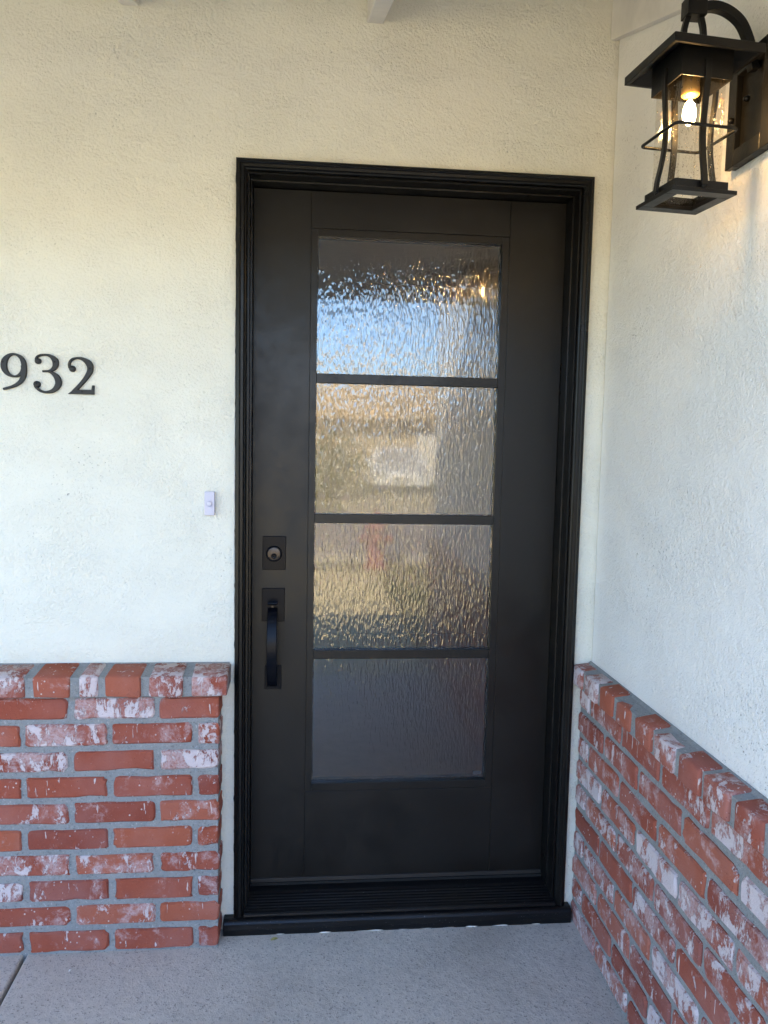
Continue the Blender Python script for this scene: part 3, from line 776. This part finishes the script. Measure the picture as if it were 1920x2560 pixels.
def bush(x, y, r, h, mat, seed, label):
    t = thing('shrub', label, 'shrub', (x, y, -.15), 'shrubs across the street')
    rg_ = random.Random(seed); b = MB()
    for i in range(5): foliage(b, (x+rg_.uniform(-.5, .5)*r, y+rg_.uniform(-.4, .4)*r, -.15+h*rg_.uniform(.45, .6)), r*.75, r*.6, h*.48, 260, .085, rg_)
    b.build('foliage', mat, t, fix=False)
    s_ = MB()
    for i in range(4): s_.tube([(x+rg_.uniform(-.1, .1), y+rg_.uniform(-.1, .1), -.16), (x+rg_.uniform(-.4, .4)*r, y+rg_.uniform(-.3, .3)*r, h*.6)], [.03, .012], 6)
    s_.build('stem', BARK, t)
bush(.75, -19.5, .95, 1.75, GREEN, 1, 'dark green rounded shrub beside the parked white car')
bush(-1.1, -20.5, 1.2, 1.9, OLIVE, 2, 'olive green broad shrub in front of the tan house')
bush(5.6, -21.5, 1.0, 1.5, GREEN, 4, 'small dark green shrub beyond the far side of the white car')
def tree(x, y, h, r, mat, seed, label):
    t = thing('tree', label, 'tree', (x, y, -.15), 'trees across the street')
    rg_ = random.Random(seed); tb = MB(); fb = MB()
    tb.tube([(x, y, -.2), (x+.05, y, h*.25), (x-.05, y+.1, h*.5), (x, y, h*.7)], [.2, .16, .12, .06], 9)
    for i in range(9):
        a = rg_.uniform(0, 6.28); d = r*rg_.uniform(.45, .8); zz = h*rg_.uniform(.5, .9)
        tip = (x+d*math.cos(a), y+d*math.sin(a), zz)
        tb.tube([(x, y, h*.42), (x+d*.5*math.cos(a), y+d*.5*math.sin(a), (h*.42+zz)/2+.2), tip], [.08, .05, .02], 6)
        foliage(fb, tip, r*.45, r*.45, h*.16, 330, .14, rg_)
    tb.build('trunk', BARK, t); fb.build('crown', mat, t, fix=False)
tree(-7.5, -27, 6.2, 2.6, OLIVE, 9, 'olive tree standing left of the tan house across the street')
tree(13.5, -30, 7.0, 3.0, GREEN, 10, 'tall green tree behind the driveway across the street')
# tan bungalow opposite
TAN = m_plain('tan_stucco', (.50, .40, .27), .9, 0, .08, 3); ROOFM = m_shingle('tan_shingle', (.42, .30, .17), (.52, .39, .23))
OH = thing('bungalow', 'tan bungalow with a broad brown shingle roof across the street', 'house', (-1, -33, -.15))
b = MB(); b.box(-11, 10, -37, -29.5, -.15, 2.45); b.build('wall', TAN, OH)
b = MB(); ez, rz_ = 2.40, 4.35
v = [(-12, -28.6, ez), (11, -28.6, ez), (11, -38, ez), (-12, -38, ez), (-9, -33.3, rz_), (8, -33.3, rz_)]
v += [(p[0], p[1], p[2]+.14) for p in v]
b.add(v, [(0,1,5,4), (2,3,4,5), (3,0,4), (1,2,5), (6,7,11,10), (8,9,10,11), (9,6,10), (7,8,11), (0,6,7,1), (1,7,8,2), (2,8,9,3), (3,9,6,0)])
b.build('roof', ROOFM, OH)
for x in (-8.5, -5.2, -1.2):
    f_ = MB(); f_.box(x-.85, x+.85, -29.5, -29.42, .75, 2.05); fo = f_.build('window', WHITEWOOD, OH)
    for dx in (-.40, .40): MB().box(x+dx-.36, x+dx+.36, -29.419, -29.40, .84, 1.96).build('pane', m_plain('window_dark', (.03, .035, .04), .1), fo)
gd = MB().box(4.6, 9.2, -29.5, -29.42, -.14, 2.0).build('garage_door', WHITEWOOD, OH)
for k in range(4): MB().box(4.65, 9.15, -29.419, -29.40, -.10+k*.52, .38+k*.52).build('door_panel', WHITEWOOD, gd, .01)
# white car, nose toward the street
CARX, CARY = 3.15, -22.4
CW = thing('parked_car', 'white saloon car parked nose out in the opposite driveway', 'car', (CARX, CARY-2.2, -.14))
WP = NT('car_white'); WP.principled((.80, .80, .79), .25, spec=.5, Coat_Weight=.6); WP = WP.m
CGL = m_plain('sky_grey_car_glass', (.30, .31, .34), .08, 0, .05); TYRE = m_plain('tyre', (.02, .02, .02), .9); CHR = m_plain('chrome', (.6, .6, .6), .2, 1.)  # pale grey of the car glass stands in for reflected sky
prof = [(0, .22), (-.02, .50), (.06, .66), (.45, .74), (1.15, .86), (1.85, 1.34), (2.35, 1.44), (3.2, 1.42), (3.95, 1.02), (4.45, .95), (4.5, .30), (4.4, .2)]
def car_shell(hw, prof_, taper):
    b = MB(); n = len(prof_); v = []
    for sx in (-1, -.93, .93, 1):
        for (d, z) in prof_:
            k = (1-taper*max(0, (z-.86)/.6))
            inset = .06 if abs(sx) == 1 else 0
            v.append((CARX+sx*hw*k, CARY-d-(0.05 if abs(sx) == 1 and d < .1 else 0), -.14+z-(.03 if abs(sx) == 1 and z > .6 else 0)))
    f = [tuple(range(n)), tuple(range(4*n-1, 3*n-1, -1))]
    for j in range(3):
        for i in range(n): f.append((j*n+i, j*n+(i+1) % n, (j+1)*n+(i+1) % n, (j+1)*n+i))
    return b.add(v, f)
car_shell(.91, prof, .24).build('body', WP, CW, .02)
b = MB(); b.add([(CARX-.74, CARY-1.17, .745), (CARX+.74, CARY-1.17, .745), (CARX+.60, CARY-1.80, 1.185), (CARX-.60, CARY-1.80, 1.185)], [(0, 1, 2, 3)]); 
o = b.build('windscreen', CGL, CW); o.modifiers.new('solid', 'SOLIDIFY').thickness = .03
for sx in (-1, 1):
    b = MB(); b.add([(CARX+sx*.87, CARY-1.45, .75), (CARX+sx*.87, CARY-3.6, .75), (CARX+sx*.72, CARY-3.1, 1.20), (CARX+sx*.70, CARY-1.95, 1.20)], [(0, 1, 2, 3)])
    o = b.build('side_window', CGL, CW); o.modifiers.new('solid', 'SOLIDIFY').thickness = .03
    BX('headlight', CHR, CW, (CARX+sx*.70-.15, CARX+sx*.70+.15, CARY-.06, CARY+.03, .40, .52), .03)
    BX('mirror', WP, CW, (CARX+sx*.98-.10, CARX+sx*.98+.10, CARY-1.62, CARY-1.5, .76, .90), .03)
    for d in (.85, 3.6):
        wv = MB().lathe([(.20, -.11), (.31, -.10), (.33, -.05), (.33, .05), (.31, .10), (.20, .11)], 24)
        wv.v = [(CARX+sx*.82+p[2], CARY-d+p[0], -.14+.33+p[1]) for p in wv.v]; wo_ = wv.build('wheel', TYRE, CW)
        hv = MB().lathe([(.02, .10), (.19, .113), (.20, .10)], 18); hv.v = [(CARX+sx*(.82+p[2]*1.02), CARY-d+p[0], -.14+.33+p[1]) for p in hv.v]; hv.build('rim', CHR, wo_)
BX('grille', TYRE, CW, (CARX-.30, CARX+.30, CARY+.005, CARY+.04, .26, .33), .02)
BX('number_plate', WHITEWOOD, CW, (CARX-.16, CARX+.16, CARY+.041, CARY+.05, .14, .26))
# red hydrant at the near kerb
RED = m_plain('hydrant_red', (.30, .075, .06), .5, 0, .1, 10)
HY = thing('fire_hydrant', 'red fire hydrant standing on the verge by the street', 'hydrant', (1.05, -7.35, -.15))
MB().lathe([(.17, -.16), (.17, -.11), (.115, -.10), (.115, .33), (.145, .34), (.145, .38), (.12, .385), (.115, .44), (.085, .51), (.03, .54), (.028, .60), (.01, .605)], 24, (1.05, -7.35, 0)).build('barrel', RED, HY)
for dx, dy in ((1, 0), (-1, 0), (0, 1)):
    nv_ = MB().lathe([(.055, .10), (.055, .165), (.07, .17), (.07, .20), (.02, .205), (.02, .23)], 14)
    nv_.v = [(1.05+dx*p[2]+(p[0] if dx == 0 else 0), -7.35+dy*p[2]+(p[0] if dy == 0 else 0), .22+p[1]) for p in nv_.v]; nv_.build('outlet', RED, HY)
